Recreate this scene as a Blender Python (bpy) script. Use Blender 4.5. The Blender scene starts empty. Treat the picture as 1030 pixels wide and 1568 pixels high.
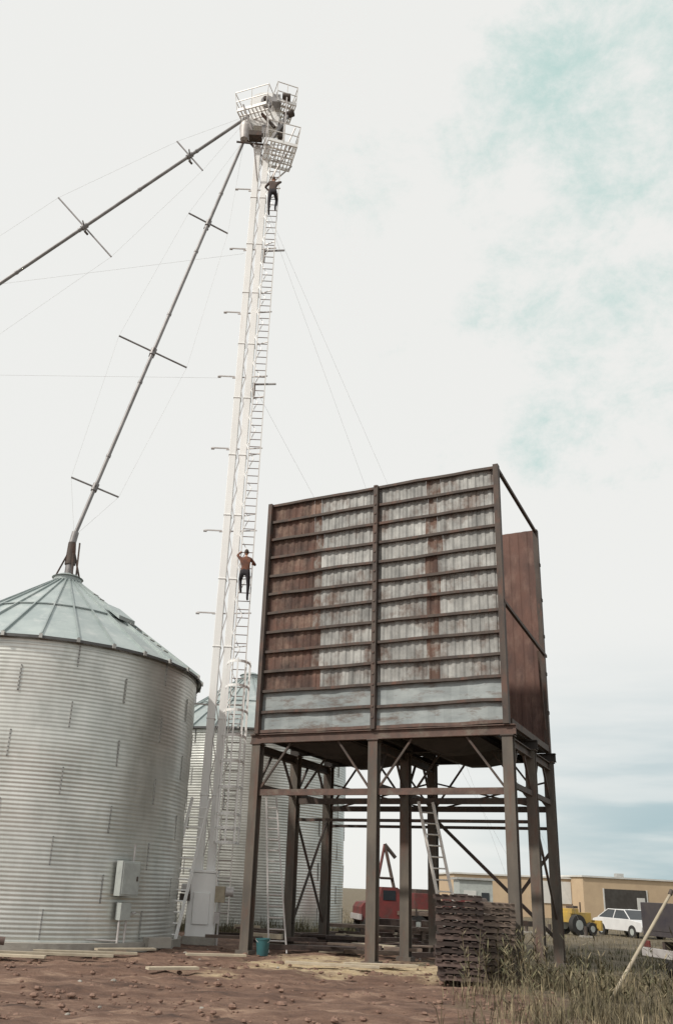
import bpy, math, random
from mathutils import Vector, Matrix, noise
random.seed(7)
scene=bpy.context.scene
# ---------------------------------------------------------------- materials
def mat(name,c1,c2=None,rough=.7,metal=0.,scale=3.,stretch=(1,1,1),bump=0.,bscale=None,lo=.35,hi=.65,c3=None,s3=1.,t3=.6,w3=.08,var=0.,detail=6):
    m=bpy.data.materials.new(name); m.use_nodes=True
    nt=m.node_tree; N=nt.nodes; L=nt.links; b=N['Principled BSDF']
    b.inputs['Roughness'].default_value=rough; b.inputs['Metallic'].default_value=metal
    c1=(*c1,1); c2=(*(c2 or [v*.7 for v in c1[:3]]),1)
    tc=N.new('ShaderNodeTexCoord'); mp=N.new('ShaderNodeMapping'); mp.inputs['Scale'].default_value=stretch
    L.new(tc.outputs['Object'],mp.inputs['Vector'])
    n=N.new('ShaderNodeTexNoise'); n.inputs['Scale'].default_value=scale; n.inputs['Detail'].default_value=detail; n.inputs['Roughness'].default_value=.62
    L.new(mp.outputs[0],n.inputs['Vector'])
    r=N.new('ShaderNodeValToRGB'); r.color_ramp.elements[0].position=lo; r.color_ramp.elements[1].position=hi
    r.color_ramp.elements[0].color=c1; r.color_ramp.elements[1].color=c2
    L.new(n.outputs['Fac'],r.inputs['Fac']); col=r.outputs['Color']
    if c3:
        n3=N.new('ShaderNodeTexNoise'); n3.inputs['Scale'].default_value=s3; n3.inputs['Detail'].default_value=8; n3.inputs['Roughness'].default_value=.7
        mp3=N.new('ShaderNodeMapping'); mp3.inputs['Location'].default_value=(5,9,3); mp3.inputs['Scale'].default_value=stretch
        L.new(tc.outputs['Object'],mp3.inputs['Vector']); L.new(mp3.outputs[0],n3.inputs['Vector'])
        r3=N.new('ShaderNodeValToRGB'); r3.color_ramp.elements[0].position=t3-w3; r3.color_ramp.elements[1].position=t3+w3
        L.new(n3.outputs['Fac'],r3.inputs['Fac'])
        mx=N.new('ShaderNodeMixRGB'); L.new(r3.outputs['Color'],mx.inputs['Fac']); L.new(col,mx.inputs[1]); mx.inputs[2].default_value=(*c3,1); col=mx.outputs[0]
    if var:
        a=N.new('ShaderNodeAttribute'); a.attribute_name='var'
        mr=N.new('ShaderNodeMapRange'); mr.inputs['To Min'].default_value=1-var; mr.inputs['To Max'].default_value=1+var
        L.new(a.outputs['Fac'],mr.inputs['Value'])
        vm=N.new('ShaderNodeVectorMath'); vm.operation='SCALE'; L.new(col,vm.inputs[0]); L.new(mr.outputs[0],vm.inputs['Scale']); col=vm.outputs[0]
    L.new(col,b.inputs['Base Color'])
    if bump:
        bn=N.new('ShaderNodeTexNoise'); bn.inputs['Scale'].default_value=bscale or scale*6; bn.inputs['Detail'].default_value=6
        L.new(tc.outputs['Object'],bn.inputs['Vector'])
        bp=N.new('ShaderNodeBump'); bp.inputs['Strength'].default_value=bump; bp.inputs['Distance'].default_value=.03
        L.new(bn.outputs['Fac'],bp.inputs['Height']); L.new(bp.outputs['Normal'],b.inputs['Normal'])
    return m
M={}
M['galv']=mat('galvanized_sheet',(.60,.605,.57),(.44,.45,.42),rough=.36,metal=.6,scale=1.0,stretch=(1,1,.5),c3=(.72,.72,.68),s3=.6,t3=.57,w3=.14,var=.08)
M['roof']=mat('galvanized_roof',(.40,.45,.44),(.31,.36,.36),rough=.45,metal=.35,scale=1.3,c3=(.47,.50,.49),s3=2,t3=.6,var=.12)
M['seam']=mat('seam_metal',(.44,.44,.42),(.33,.33,.32),rough=.6,metal=.4)
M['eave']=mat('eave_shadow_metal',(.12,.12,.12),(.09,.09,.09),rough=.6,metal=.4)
M['panel']=mat('weathered_panel',(.39,.39,.372),(.2,.2,.193),rough=.62,metal=.15,scale=2.2,stretch=(1.1,1,.9),lo=.34,hi=.66,c3=(.13,.09,.072),s3=1.3,t3=.585,w3=.08,var=.3,detail=10)
M['panel_low']=mat('plain_grey_panel',(.31,.34,.34),(.2,.225,.23),rough=.55,metal=.2,scale=1.6,stretch=(.6,1,2),c3=(.13,.1,.085),s3=1.6,t3=.58,w3=.07,var=.15)
M['rust']=mat('rusted_panel',(.125,.065,.048),(.062,.042,.036),rough=.85,scale=2.0,stretch=(1,1,.8),c3=(.19,.13,.1),s3=1.8,t3=.57,w3=.1,bump=.3,var=.35)
M['rustgrey']=mat('part_rusted_panel',(.13,.075,.055),(.24,.22,.2),rough=.8,scale=3.5,stretch=(1,1,.8),lo=.42,hi=.58,c3=(.08,.055,.045),s3=3,t3=.6,var=.2)
M['rustwall']=mat('rusted_inner_wall',(.16,.085,.066),(.095,.056,.048),rough=.85,scale=1.5,stretch=(1,1,.5),c3=(.2,.125,.1),s3=2.5,t3=.6,w3=.1)
M['steel']=mat('dark_steel',(.06,.047,.042),(.095,.075,.063),rough=.75,metal=.2,scale=4,stretch=(1,1,.4),c3=(.13,.07,.052),s3=3,t3=.6)
M['shade']=mat('shaded_steel',(.03,.027,.025),(.05,.043,.04),rough=.85,scale=3)  # near-black steel with the bin underside's shade put into its colour
M['post']=mat('post_steel',(.08,.07,.06),(.13,.11,.09),rough=.75,scale=3,stretch=(1,1,.3),c3=(.12,.07,.053),s3=2,t3=.58)
M['beam']=mat('primer_beam',(.13,.076,.06),(.08,.055,.046),rough=.75,scale=4,c3=(.16,.135,.11),s3=2,t3=.6)
M['white']=mat('white_painted_steel',(.88,.88,.87),(.8,.8,.79),rough=.45,scale=1.5,stretch=(1,1,.3),c3=(.7,.64,.6),s3=2,t3=.68)
M['lad']=mat('ladder_steel',(.55,.53,.52),(.42,.39,.38),rough=.5,metal=.2,scale=4)
M['alu']=mat('aluminium_ladder',(.72,.7,.67),(.58,.55,.52),rough=.4,metal=.2,scale=4)
M['rung']=mat('rung_steel',(.3,.24,.23),(.2,.17,.16),rough=.6)
M['spout']=mat('spout_steel',(.3,.29,.29),(.2,.19,.19),rough=.5,metal=.3,scale=2)
M['wire']=mat('wire_steel',(.6,.6,.6),(.55,.55,.55),rough=.5)
M['grey']=mat('box_grey_paint',(.40,.43,.41),(.32,.34,.33),rough=.5,scale=5)
M['concrete']=mat('concrete',(.38,.36,.32),(.28,.26,.23),rough=.9,scale=3,bump=.3)
M['wood']=mat('old_wood',(.2,.15,.12),(.11,.085,.07),rough=.9,scale=5,stretch=(1,1,4),var=.4)
M['dwood']=mat('dark_wood',(.1,.07,.06),(.05,.036,.032),rough=.9,scale=5,var=.6)
M['paleboard']=mat('pale_board',(.46,.4,.3),(.34,.29,.22),rough=.85,scale=4,var=.25)
M['red']=mat('red_truck_paint',(.2,.035,.033),(.1,.035,.032),rough=.65,scale=2.5,c3=(.09,.06,.05),s3=2,t3=.58)
M['yellow']=mat('yellow_paint',(.5,.33,.06),(.35,.24,.08),rough=.5,scale=3)
M['carwhite']=mat('white_car_paint',(.7,.7,.7),(.62,.62,.62),rough=.3,scale=2)
M['glass']=mat('dark_glass',(.02,.025,.03),(.03,.035,.04),rough=.15,scale=2)
M['doorway']=mat('dark_doorway',(.04,.035,.03),(.06,.055,.05),rough=.8,scale=2)
M['tire']=mat('tire_rubber',(.025,.025,.025),(.04,.036,.033),rough=.9,scale=4)
M['truckdark']=mat('dark_truck_paint',(.05,.045,.055),(.08,.07,.07),rough=.5,scale=3)
M['tan']=mat('tan_wall',(.5,.38,.25),(.44,.33,.22),rough=.85,scale=.8)
M['roofpale']=mat('pale_roof',(.6,.59,.56),(.5,.5,.48),rough=.7,scale=1)
M['teal']=mat('teal_plastic',(.03,.12,.13),(.03,.09,.1),rough=.5)
M['grass']=mat('dry_grass',(.17,.14,.085),(.095,.083,.05),rough=.9,scale=.8,c3=(.3,.24,.15),s3=1.5,t3=.58,var=.5)
M['weed']=mat('green_weeds',(.07,.072,.038),(.13,.115,.062),rough=.9,scale=.8,var=.5)
M['clod']=mat('dirt_clod',(.15,.088,.066),(.25,.16,.12),rough=.95,scale=4,bump=.4)
M['skin']=mat('skin',(.45,.25,.17),(.4,.22,.15),rough=.6)
M['hair']=mat('dark_hair',(.05,.03,.02),(.07,.045,.03),rough=.8)
M['shirt']=mat('orange_brown_shirt',(.2,.08,.045),(.09,.045,.035),rough=.9,scale=8)
M['jeans']=mat('dark_trousers',(.03,.03,.04),(.05,.045,.05),rough=.9,scale=8)
M['shirt2']=mat('brown_jacket',(.1,.07,.06),(.07,.05,.045),rough=.9,scale=8)
M['boot']=mat('boot_leather',(.04,.025,.02),(.03,.02,.015),rough=.7)
# ---------------------------------------------------------------- mesh accumulator
class MB:
    def __init__(s): s.v=[]; s.f=[]; s.m=[]; s.var=[]; s.mats=[]; s.smooth=[]
    def mi(s,k):
        if k not in s.mats: s.mats.append(k)
        return s.mats.index(k)
    def add(s,vs,fs,k,smooth=False,var=None):
        o=len(s.v); s.v+= [tuple(v) for v in vs]; i=s.mi(k)
        vv=random.random() if var is None else var
        for f in fs: s.f.append(tuple(a+o for a in f)); s.m.append(i); s.var.append(vv); s.smooth.append(smooth)
    def box(s,c,d,k,rz=0.,var=None):
        R=Matrix.Rotation(rz,3,'Z'); c=Vector(c); h=Vector(d)/2
        vs=[c+R@Vector((x*h.x,y*h.y,z*h.z)) for z in(-1,1) for y in(-1,1) for x in(-1,1)]
        s.add(vs,[(0,2,3,1),(4,5,7,6),(0,1,5,4),(2,6,7,3),(0,4,6,2),(1,3,7,5)],k,var=var)
    def beam(s,p,q,w,h,k,up=(0,0,1),var=None):
        p=Vector(p);q=Vector(q);d=(q-p).normalized();up=Vector(up)
        if abs(d.dot(up))>.98: up=Vector((0,1,0))
        a=d.cross(up).normalized(); b=a.cross(d).normalized()
        vs=[]
        for e in(p,q):
            for x,y in((-1,-1),(1,-1),(1,1),(-1,1)): vs.append(e+a*x*w/2+b*y*h/2)
        s.add(vs,[(3,2,1,0),(4,5,6,7),(0,1,5,4),(1,2,6,5),(2,3,7,6),(3,0,4,7)],k,var=var)
    def tube(s,p,q,r,k,n=10,r2=None,cap=True,smooth=True):
        p=Vector(p);q=Vector(q);d=(q-p).normalized();up=Vector((0,0,1)) if abs(d.z)<.95 else Vector((1,0,0))
        a=d.cross(up).normalized(); b=a.cross(d).normalized(); r2=r if r2 is None else r2
        vs=[e+(a*math.cos(t*2*math.pi/n)+b*math.sin(t*2*math.pi/n))*rr for e,rr in((p,r),(q,r2)) for t in range(n)]
        s.add(vs,[(t,(t+1)%n,n+(t+1)%n,n+t) for t in range(n)],k,smooth)
        if cap:
            s.add(vs[:n],[tuple(range(n-1,-1,-1))],k); s.add(vs[n:],[tuple(range(n))],k)
    def ibeam(s,p,q,w,h,t,k,up=(0,0,1)):
        p=Vector(p);q=Vector(q);d=(q-p).normalized();u=Vector(up)
        if abs(d.dot(u))>.98: u=Vector((0,1,0))
        a=d.cross(u).normalized(); b=a.cross(d).normalized()
        s.beam(p+b*(h/2-t/2),q+b*(h/2-t/2),w,t,k,up=b); s.beam(p-b*(h/2-t/2),q-b*(h/2-t/2),w,t,k,up=b)
        s.beam(p,q,t,h-2*t-.002,k,up=b)
    def obj(s,name,parent=None):
        me=bpy.data.meshes.new(name); me.from_pydata(s.v,[],s.f)
        for k in s.mats: me.materials.append(M[k])
        me.polygons.foreach_set('material_index',s.m); me.polygons.foreach_set('use_smooth',s.smooth)
        at=me.attributes.new('var','FLOAT','FACE'); at.data.foreach_set('value',s.var)
        me.update()
        o=bpy.data.objects.new(name,me); scene.collection.objects.link(o)
        if parent: o.parent=parent
        return o
def empty(name,loc=(0,0,0),rz=0.):
    e=bpy.data.objects.new(name,None); e.location=loc; e.rotation_euler=(0,0,rz); e.empty_display_size=.2
    scene.collection.objects.link(e); return e
def bevel(o,w=.02,seg=2):
    b=o.modifiers.new('b','BEVEL'); b.width=w; b.segments=seg; b.limit_method='ANGLE'

# ---------------------------------------------------------------- camera
th=.3618; ro=.0480
right=Vector((1,0,0)); up=Vector((0,-math.sin(th),math.cos(th))); fw=Vector((0,math.cos(th),math.sin(th)))
r2=right*math.cos(ro)+up*math.sin(ro); u2=-right*math.sin(ro)+up*math.cos(ro)
cd=bpy.data.cameras.new('camera'); co=bpy.data.objects.new('camera',cd); scene.collection.objects.link(co)
mw=Matrix((r2,u2,-fw)).transposed().to_4x4(); mw.translation=Vector((0,0,1.8)); co.matrix_world=mw
cd.sensor_fit='VERTICAL'; cd.sensor_height=36; cd.sensor_width=36; cd.lens=1284/1568*36
cd.shift_x=56.1/1568; cd.shift_y=84.3/1568; cd.clip_end=3000; cd.clip_start=.1
scene.camera=co
scene.view_settings.view_transform='Standard'; scene.view_settings.look='None'; scene.view_settings.exposure=0

# ---------------------------------------------------------------- light
sd=Vector((-.62,-.42,.72)).normalized()
sl=bpy.data.lights.new('sun','SUN'); sl.energy=3.3; sl.angle=math.radians(2.5); sl.color=(1,.94,.85)
so=bpy.data.objects.new('sun',sl); so.rotation_euler=sd.to_track_quat('Z','Y').to_euler(); so.location=(-20,-20,40); scene.collection.objects.link(so)
w=bpy.data.worlds.new('World'); scene.world=w; w.use_nodes=True; nt=w.node_tree; N=nt.nodes; L=nt.links; N.clear()
out=N.new('ShaderNodeOutputWorld'); bg=N.new('ShaderNodeBackground'); bg.inputs['Strength'].default_value=.1
sk=N.new('ShaderNodeTexSky'); sk.sky_type='NISHITA'; sk.sun_disc=False
sk.sun_elevation=math.asin(sd.z); sk.sun_rotation=math.atan2(sd.x,sd.y)
tc=N.new('ShaderNodeTexCoord'); sep=N.new('ShaderNodeSeparateXYZ'); L.new(tc.outputs['Generated'],sep.inputs[0])
def math_(op,a,b,clamp=False):
    n=N.new('ShaderNodeMath'); n.operation=op; n.use_clamp=clamp
    for i,x in enumerate((a,b)):
        if x is None: continue
        if hasattr(x,'links') or hasattr(x,'node'): L.new(x,n.inputs[i])
        else: n.inputs[i].default_value=x
    return n.outputs[0]
def rng(x,a,b,c=0,d=1):
    n=N.new('ShaderNodeMapRange'); n.interpolation_type='SMOOTHSTEP'; L.new(x,n.inputs[0])
    for i,v in zip((1,2,3,4),(a,b,c,d)): n.inputs[i].default_value=v
    return n.outputs[0]
nz=N.new('ShaderNodeTexNoise'); nz.inputs['Scale'].default_value=9; nz.inputs['Detail'].default_value=14; nz.inputs['Roughness'].default_value=.7; nz.inputs['Distortion'].default_value=.15
mpz=N.new('ShaderNodeMapping'); mpz.inputs['Scale'].default_value=(1,1,1.4); mpz.inputs['Location'].default_value=(2.3,.4,1.1); L.new(tc.outputs['Generated'],mpz.inputs[0]); L.new(mpz.outputs[0],nz.inputs['Vector'])
# thin places in the overcast, where the blue-green sky shows
bias=None
for (D,rad,st) in (((.315,.583,.755),11,1.),((.22,.61,.76),7,.5),((.066,.704,.708),5,.6),((.16,.661,.735),6,.55),((.228,.739,.634),6,.7),((.339,.745,.576),8,.65),((.281,.828,.484),5,.75),((.37,.80,.47),7,.45)):
    dn=N.new('ShaderNodeVectorMath'); dn.operation='DOT_PRODUCT'; L.new(tc.outputs['Generated'],dn.inputs[0]); dn.inputs[1].default_value=Vector(D).normalized()
    q=rng(dn.outputs['Value'],math.cos(math.radians(rad)),1.0,0,st)
    bias=q if bias is None else math_('MAXIMUM',bias,q)
hole=rng(math_('ADD',nz.outputs['Fac'],math_('MULTIPLY',bias,.32)),.58,1.0)
hole=math_('MULTIPLY',hole,rng(sep.outputs['X'],-.15,.12,.05,.9))
low=rng(sep.outputs['Z'],.30,.04); lowx=rng(sep.outputs['X'],.12,.42)
wv=N.new('ShaderNodeTexNoise'); wv.inputs['Scale'].default_value=5; wv.inputs['Detail'].default_value=6
mpw=N.new('ShaderNodeMapping'); mpw.inputs['Scale'].default_value=(1,1,7); L.new(tc.outputs['Generated'],mpw.inputs[0]); L.new(mpw.outputs[0],wv.inputs['Vector'])
lowf=math_('MULTIPLY',math_('MULTIPLY',low,lowx),rng(wv.outputs['Fac'],.3,.65,.45,1.0))
cl=N.new('ShaderNodeMixRGB'); cl.inputs[1].default_value=(9.0,9.0,8.7,1); cl.inputs[2].default_value=(4.7,6.9,6.5,1); L.new(hole,cl.inputs[0])
c2=N.new('ShaderNodeMixRGB'); L.new(lowf,c2.inputs[0]); L.new(cl.outputs[0],c2.inputs[1]); c2.inputs[2].default_value=(3.9,5.3,5.7,1)
c3=N.new('ShaderNodeMixRGB'); c3.inputs[0].default_value=.94; L.new(sk.outputs[0],c3.inputs[1]); L.new(c2.outputs[0],c3.inputs[2])
L.new(c3.outputs[0],bg.inputs['Color']); L.new(bg.outputs[0],out.inputs[0])

# ---------------------------------------------------------------- ground
def axis(lo,hi,step,far):
    a=[lo+i*step for i in range(int((hi-lo)/step)+1)]
    e=[];d=step
    x=a[-1]
    while x<far: d*=1.35; x+=d; e.append(x)
    s=[];d=step;x=a[0]
    while x>-far: d*=1.35; x-=d; s.append(x)
    return s[::-1]+a+e
xs=axis(-13,15,.15,1500); ys=axis(8,34,.12,1500)
vs=[];fs=[]
for y in ys:
    for x in xs:
        z=0
        if -16<x<18 and 3<y<38:
            k=min(1,(x+16)/3,(18-x)/3,(y-3)/3,(38-y)/3)
            dirt=1-max(0,min(1,(x-3.2+ (y-20)*-.05)/2))
            rut=noise.noise(Vector((x*.35,y*1.6,11)))*.09
            z=k*( (noise.noise(Vector((x*.5,y*.5,0))))*.07+(.35+.65*dirt)*(rut+noise.noise(Vector((x*2.3,y*2.3,3)))*.06+abs(noise.noise(Vector((x*5,y*5,7))))*.05))-.03
        vs.append((x,y,z))
nx=len(xs)
for j in range(len(ys)-1):
    for i in range(nx-1): a=j*nx+i; fs.append((a,a+1,a+nx+1,a+nx))
me=bpy.data.meshes.new('ground'); me.from_pydata(vs,[],fs); me.polygons.foreach_set('use_smooth',[True]*len(fs))
g=bpy.data.objects.new('ground',me); scene.collection.objects.link(g)
m=bpy.data.materials.new('ground_dirt_and_grass'); m.use_nodes=True; nt=m.node_tree; N=nt.nodes; L=nt.links; b=N['Principled BSDF']; b.inputs['Roughness'].default_value=.95
tc=N.new('ShaderNodeTexCoord'); sep=N.new('ShaderNodeSeparateXYZ'); L.new(tc.outputs['Object'],sep.inputs[0])
def nse(s,d=8,r=.65,st=(1,1,1)):
    mp=N.new('ShaderNodeMapping'); mp.inputs['Scale'].default_value=st; L.new(tc.outputs['Object'],mp.inputs[0])
    n=N.new('ShaderNodeTexNoise'); n.inputs['Scale'].default_value=s; n.inputs['Detail'].default_value=d; n.inputs['Roughness'].default_value=r; L.new(mp.outputs[0],n.inputs['Vector']); return n.outputs['Fac']
def ramp(f,stops):
    r=N.new('ShaderNodeValToRGB'); e=r.color_ramp.elements
    while len(e)<len(stops): e.new(.5)
    for i,(p,c) in enumerate(stops): e[i].position=p; e[i].color=(*c,1)
    L.new(f,r.inputs[0]); return r.outputs[0]
def mix(f,a,c):
    n=N.new('ShaderNodeMixRGB'); L.new(f,n.inputs[0]); L.new(a,n.inputs[1]); L.new(c,n.inputs[2]); return n.outputs[0]
dirt=ramp(nse(1.0,11,.8,(.5,1.5,1)),[(.35,(.05,.03,.023)),(.45,(.13,.074,.052)),(.55,(.2,.122,.086)),(.68,(.40,.28,.2))])
grass=ramp(nse(2.5,10,.75),[(.3,(.06,.05,.035)),(.5,(.12,.097,.06)),(.65,(.21,.165,.11)),(.8,(.3,.235,.16))])
sunlit_sand=ramp(nse(3,8,.7),[(.35,(.40,.30,.17)),(.65,(.58,.47,.31))])  # sandy yellow for the sunlit strip, light painted into the ground colour
nb=nse(.35,6,.6)
gx=math_('ADD',sep.outputs['X'],math_('MULTIPLY',math_('SUBTRACT',nb,.5),9))
gy=math_('ADD',sep.outputs['Y'],math_('MULTIPLY',math_('SUBTRACT',nb,.5),12))
f1=math_('MAXIMUM',rng(gx,3.2,5.8),rng(gy,33,37))
base=mix(f1,dirt,grass)
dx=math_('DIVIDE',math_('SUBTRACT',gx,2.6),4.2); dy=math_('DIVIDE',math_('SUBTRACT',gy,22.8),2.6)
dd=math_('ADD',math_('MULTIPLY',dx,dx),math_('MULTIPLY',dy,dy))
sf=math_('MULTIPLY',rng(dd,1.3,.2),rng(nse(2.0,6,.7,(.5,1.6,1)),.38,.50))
base=mix(sf,base,sunlit_sand)
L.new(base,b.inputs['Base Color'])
bp=N.new('ShaderNodeBump'); bp.inputs['Strength'].default_value=.9; bp.inputs['Distance'].default_value=.07; L.new(nse(9,10,.75),bp.inputs['Height']); L.new(bp.outputs[0],b.inputs['Normal'])
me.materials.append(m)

# ---------------------------------------------------------------- grain bins (silos)
def silo(loc,R=4.6,he=7.76,ha=10.9,rot=0.):
    p=empty('grain_silo',loc,rot)
    b=MB(); n=120; pitch=.1067; z0=.18; rings=int((he-z0)/pitch); per=5
    zs=[];rs=[]
    for i in range(rings*per+1):
        z=z0+(he-z0)*i/(rings*per); zs.append(z); rs.append(R+.0045*math.sin(2*math.pi*i/per)*(1+.6*noise.noise(Vector((z*.9,loc[0],0)))))
    sheet_h=.86
    rv={}
    for i in range(len(zs)):
        for k in range(n):
            a=2*math.pi*k/n
            d=.035*noise.noise(Vector((math.cos(a)*3,math.sin(a)*3,zs[i]*.9)))
            b.v.append(((rs[i]+d)*math.cos(a),(rs[i]+d)*math.sin(a),zs[i]))
    gi=b.mi('galv')
    for i in range(len(zs)-1):
        ring=int((zs[i]-z0)/sheet_h)
        for k in range(n):
            k2=(k+1)%n; b.f.append((i*n+k,i*n+k2,(i+1)*n+k2,(i+1)*n+k)); b.m.append(gi); b.smooth.append(True)
            seg=int(((k/n*10)+ (ring%2)*.5))%10
            key=(ring,seg)
            if key not in rv: rv[key]=random.random()*.7+.3*random.random()
            b.var.append(rv[key])
    wall=b.obj('wall',p)
    s=MB()
    for ring in range(int((he-z0)/sheet_h)+1):
        zz=z0+ring*sheet_h; top=min(zz+sheet_h,he)
        for seg in range(10):
            a=2*math.pi*(seg-(ring%2)*.5)/10+.02
            if top-zz<.3: continue
            c=Vector((math.cos(a)*(R+.012),math.sin(a)*(R+.012),(zz+top)/2))
            s.box(c,(.024,.04,(top-zz)*.8),'seam',rz=a)
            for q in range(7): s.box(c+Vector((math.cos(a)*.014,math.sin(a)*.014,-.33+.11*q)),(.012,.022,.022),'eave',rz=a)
    s.obj('sheet_seams',p)
    r=MB(); nr=30; Ro=R+.16; Rt=.38; zt=ha; ze=he+.02
    for k in range(nr):
        a0=2*math.pi*k/nr; a1=2*math.pi*(k+1)/nr; va=random.random()
        for (ra,rb,va2) in ((Ro,R*.56,va),(R*.56,Rt,va*.6+.3)):
            za=ze+(zt-ze)*(Ro-ra)/(Ro-Rt); zb=ze+(zt-ze)*(Ro-rb)/(Ro-Rt)
            off=.02 if ra<Ro else 0
            r.add([(ra*math.cos(a0),ra*math.sin(a0),za+off),(ra*math.cos(a1),ra*math.sin(a1),za+off),(rb*math.cos(a1),rb*math.sin(a1),zb+off),(rb*math.cos(a0),rb*math.sin(a0),zb+off)],[(0,1,2,3)],'roof',var=va2)
        A=Vector((Ro*math.cos(a0),Ro*math.sin(a0),ze+.03)); B=Vector((Rt*math.cos(a0),Rt*math.sin(a0),zt+.03))
        r.beam(A,B,.04,.08,'roof',var=.0)
        r.box((Ro*math.cos(a0),Ro*math.sin(a0),ze-.02),(.1,.09,.12),'seam',rz=a0)
    nn=90
    for k in range(nn):
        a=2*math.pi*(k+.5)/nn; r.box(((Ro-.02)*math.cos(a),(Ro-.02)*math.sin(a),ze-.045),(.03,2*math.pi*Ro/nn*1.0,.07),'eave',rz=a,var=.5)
    for k in range(nr):
        a0=2*math.pi*k/nr; a1=2*math.pi*(k+1)/nr; rm=R*.57; zm=ze+(zt-ze)*(Ro-rm)/(Ro-Rt)+.04
        r.beam((rm*math.cos(a0),rm*math.sin(a0),zm),(rm*math.cos(a1),rm*math.sin(a1),zm),.05,.025,'roof',var=.0)
    r.tube((0,0,zt-.1),(0,0,zt+.14),.46,'roof',n=20); r.tube((0,0,zt+.14),(0,0,zt+.26),.52,'roof',n=20,r2=.3)
    r.obj('roof',p)
    f=MB(); f.tube((0,0,-.2),(0,0,.2),R+.22,'concrete',n=64,smooth=True); f.obj('concrete_footing',p)
    return p
s1=silo((-7.75,26.6,0),rot=.08)
t=MB()
for a in range(4):
    an=a*math.pi/2+.5; t.beam((.42*math.cos(an),.42*math.sin(an),11.05),(.1*math.cos(an),.1*math.sin(an),12.0),.05,.05,'steel')
t.tube((0,0,11.1),(0,0,11.6),.14,'spout'); t.tube((0,0,11.55),(-.03,0,12.35),.18,'steel',r2=.13); t.tube((-.03,0,12.3),(.02,.02,12.75),.12,'spout')
t.beam((.3,-.2,11.05),(.25,-.15,12.3),.05,.05,'steel')
t.obj('spout_stand',s1)
t=MB()
sl_=-(10.9-7.78)/4.38
def rp(r_,a_,h_=0): return Vector((r_*math.cos(a_),r_*math.sin(a_),7.78+(4.76-r_)*-sl_+h_))
for k in range(12):
    rr=4.3-3.0*k/11; t.beam(rp(rr,-.55,.09)+Vector((.06,.12,0)),rp(rr,-.55,.09)-Vector((.06,.12,0)),.03,.03,'seam')
hp=[rp(2.9,-.75,.1),rp(2.9,-.5,.1),rp(2.2,-.46,.1),rp(2.2,-.79,.1)]; hq=[q_+Vector((0,0,.12)) for q_ in hp]
t.add(hp+hq,[(0,3,2,1),(4,5,6,7),(0,1,5,4),(1,2,6,5),(2,3,7,6),(3,0,4,7)],'roof')
t.obj('roof_hatch',s1)
s2=silo((-2.1,39.5,0),R=4.65,rot=.5)
s3=silo((-23.1,27.1,0),rot=.2)
t=MB(); t.tube((0,0,11.1),(0,0,12.3),.16,'spout'); t.obj('spout_stand',s3)
e=empty('electrical_box',(-4.20,23.56,0),math.atan2(-2.98,3.5)+math.pi/2)
t=MB(); t.box((0,-.13,1.75),(.62,.24,.86),'grey'); t.box((0,-.262,1.75),(.54,.02,.78),'grey'); t.box((.2,-.285,1.75),(.04,.03,.12),'steel'); t.box((0,-.1,.95),(.34,.2,.42),'grey')
t.tube((-.1,-.1,.0),(-.1,-.1,.75),.03,'lad'); t.tube((.12,-.1,0),(.12,-.1,.75),.03,'lad'); t.tube((.2,-.06,2.18),(.2,-.06,2.6),.025,'lad')
t.tube((-.1,-.08,.25),(-1.3,.3,.3),.025,'lad'); t.tube((.3,-.1,.9),(1.4,.75,.95),.03,'lad')
o=t.obj('cabinet',e); bevel(o,.01)

# ---------------------------------------------------------------- elevator tower
TX,TY=-2.486,27.68
tw=empty('grain_elevator_tower',(TX,TY,0))
t=MB()
for sx in(-1,1):
    zz=[1.9+i*2.44 for i in range(13)]
    t.box((sx*.19,0,16.6),(.25,.3,30.2),'white')
    for z in zz: t.box((sx*.19,0,z),(.29,.34,.05),'white')
t.box((0,0,1.0),(.86,.56,2.0),'white'); t.box((0,0,2.05),(.92,.62,.08),'white'); t.box((0,0,.1),(.98,.72,.24),'concrete')
t.box((-.0,-.31,1.0),(.5,.05,.9),'white')
o=t.obj('leg_casing',tw); bevel(o,.012,1)
t=MB()
t.tube((-.62,-.35,1.55),(-.35,-.35,1.55),.13,'lad',n=14); t.box((-.5,-.35,1.3),(.3,.3,.2),'steel'); t.box((.55,-.28,1.42),(.3,.2,.46),'paleboard'); t.tube((.55,-.28,0),(.55,-.28,1.2),.03,'lad')
t.box((.5,-.3,.75),(.16,.14,.3),'lad'); t.tube((.72,-.28,1.5),(.95,-.28,1.5),.14,'lad',n=14)
t.obj('base_motor',tw)
t=MB()
for z in (7.235,10.4,13.48,16.8,19.92,22.9,26.05,29.2):
    t.beam((-.95,-.1,z),(-.35,-.1,z),.035,.045,'lad'); t.tube((-1.0,-.1,z-.03),(-.88,-.1,z-.03),.045,'lad',n=8)
    t.beam((-.45,.0,z),(.9,-.22,z+.02),.035,.04,'lad')
for z in (19.55,25.9):
    t.beam((.4,-.2,z),(1.25,-.3,z),.05,.06,'spout'); t.box((.42,-.2,z-.25),(.1,.1,.6),'steel')
z=2.5
while z<31.4:
    t.beam((-.065,-.14,z),(.065,-.14,z+.6),.03,.03,'lad'); t.beam((.065,-.14,z+.6),(-.065,-.14,z+1.2),.03,.03,'lad'); t.beam((.32,-.18,z),(.6,-.3,z+.6),.025,.025,'white'); t.beam((.32,-.18,z+1.2),(.6,-.3,z+.6),.025,.025,'white'); z+=1.2
t.obj('brackets',tw)
LX,LY=.626,-.33
t=MB()
for sx in(-.21,.21): t.beam((LX+sx,LY,.6),(LX+sx,LY,32.2),.035,.05,'alu')
z=.9
while z<32: t.tube((LX-.21,LY,z),(LX+.21,LY,z),.016,'rung',n=6); z+=.3
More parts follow.
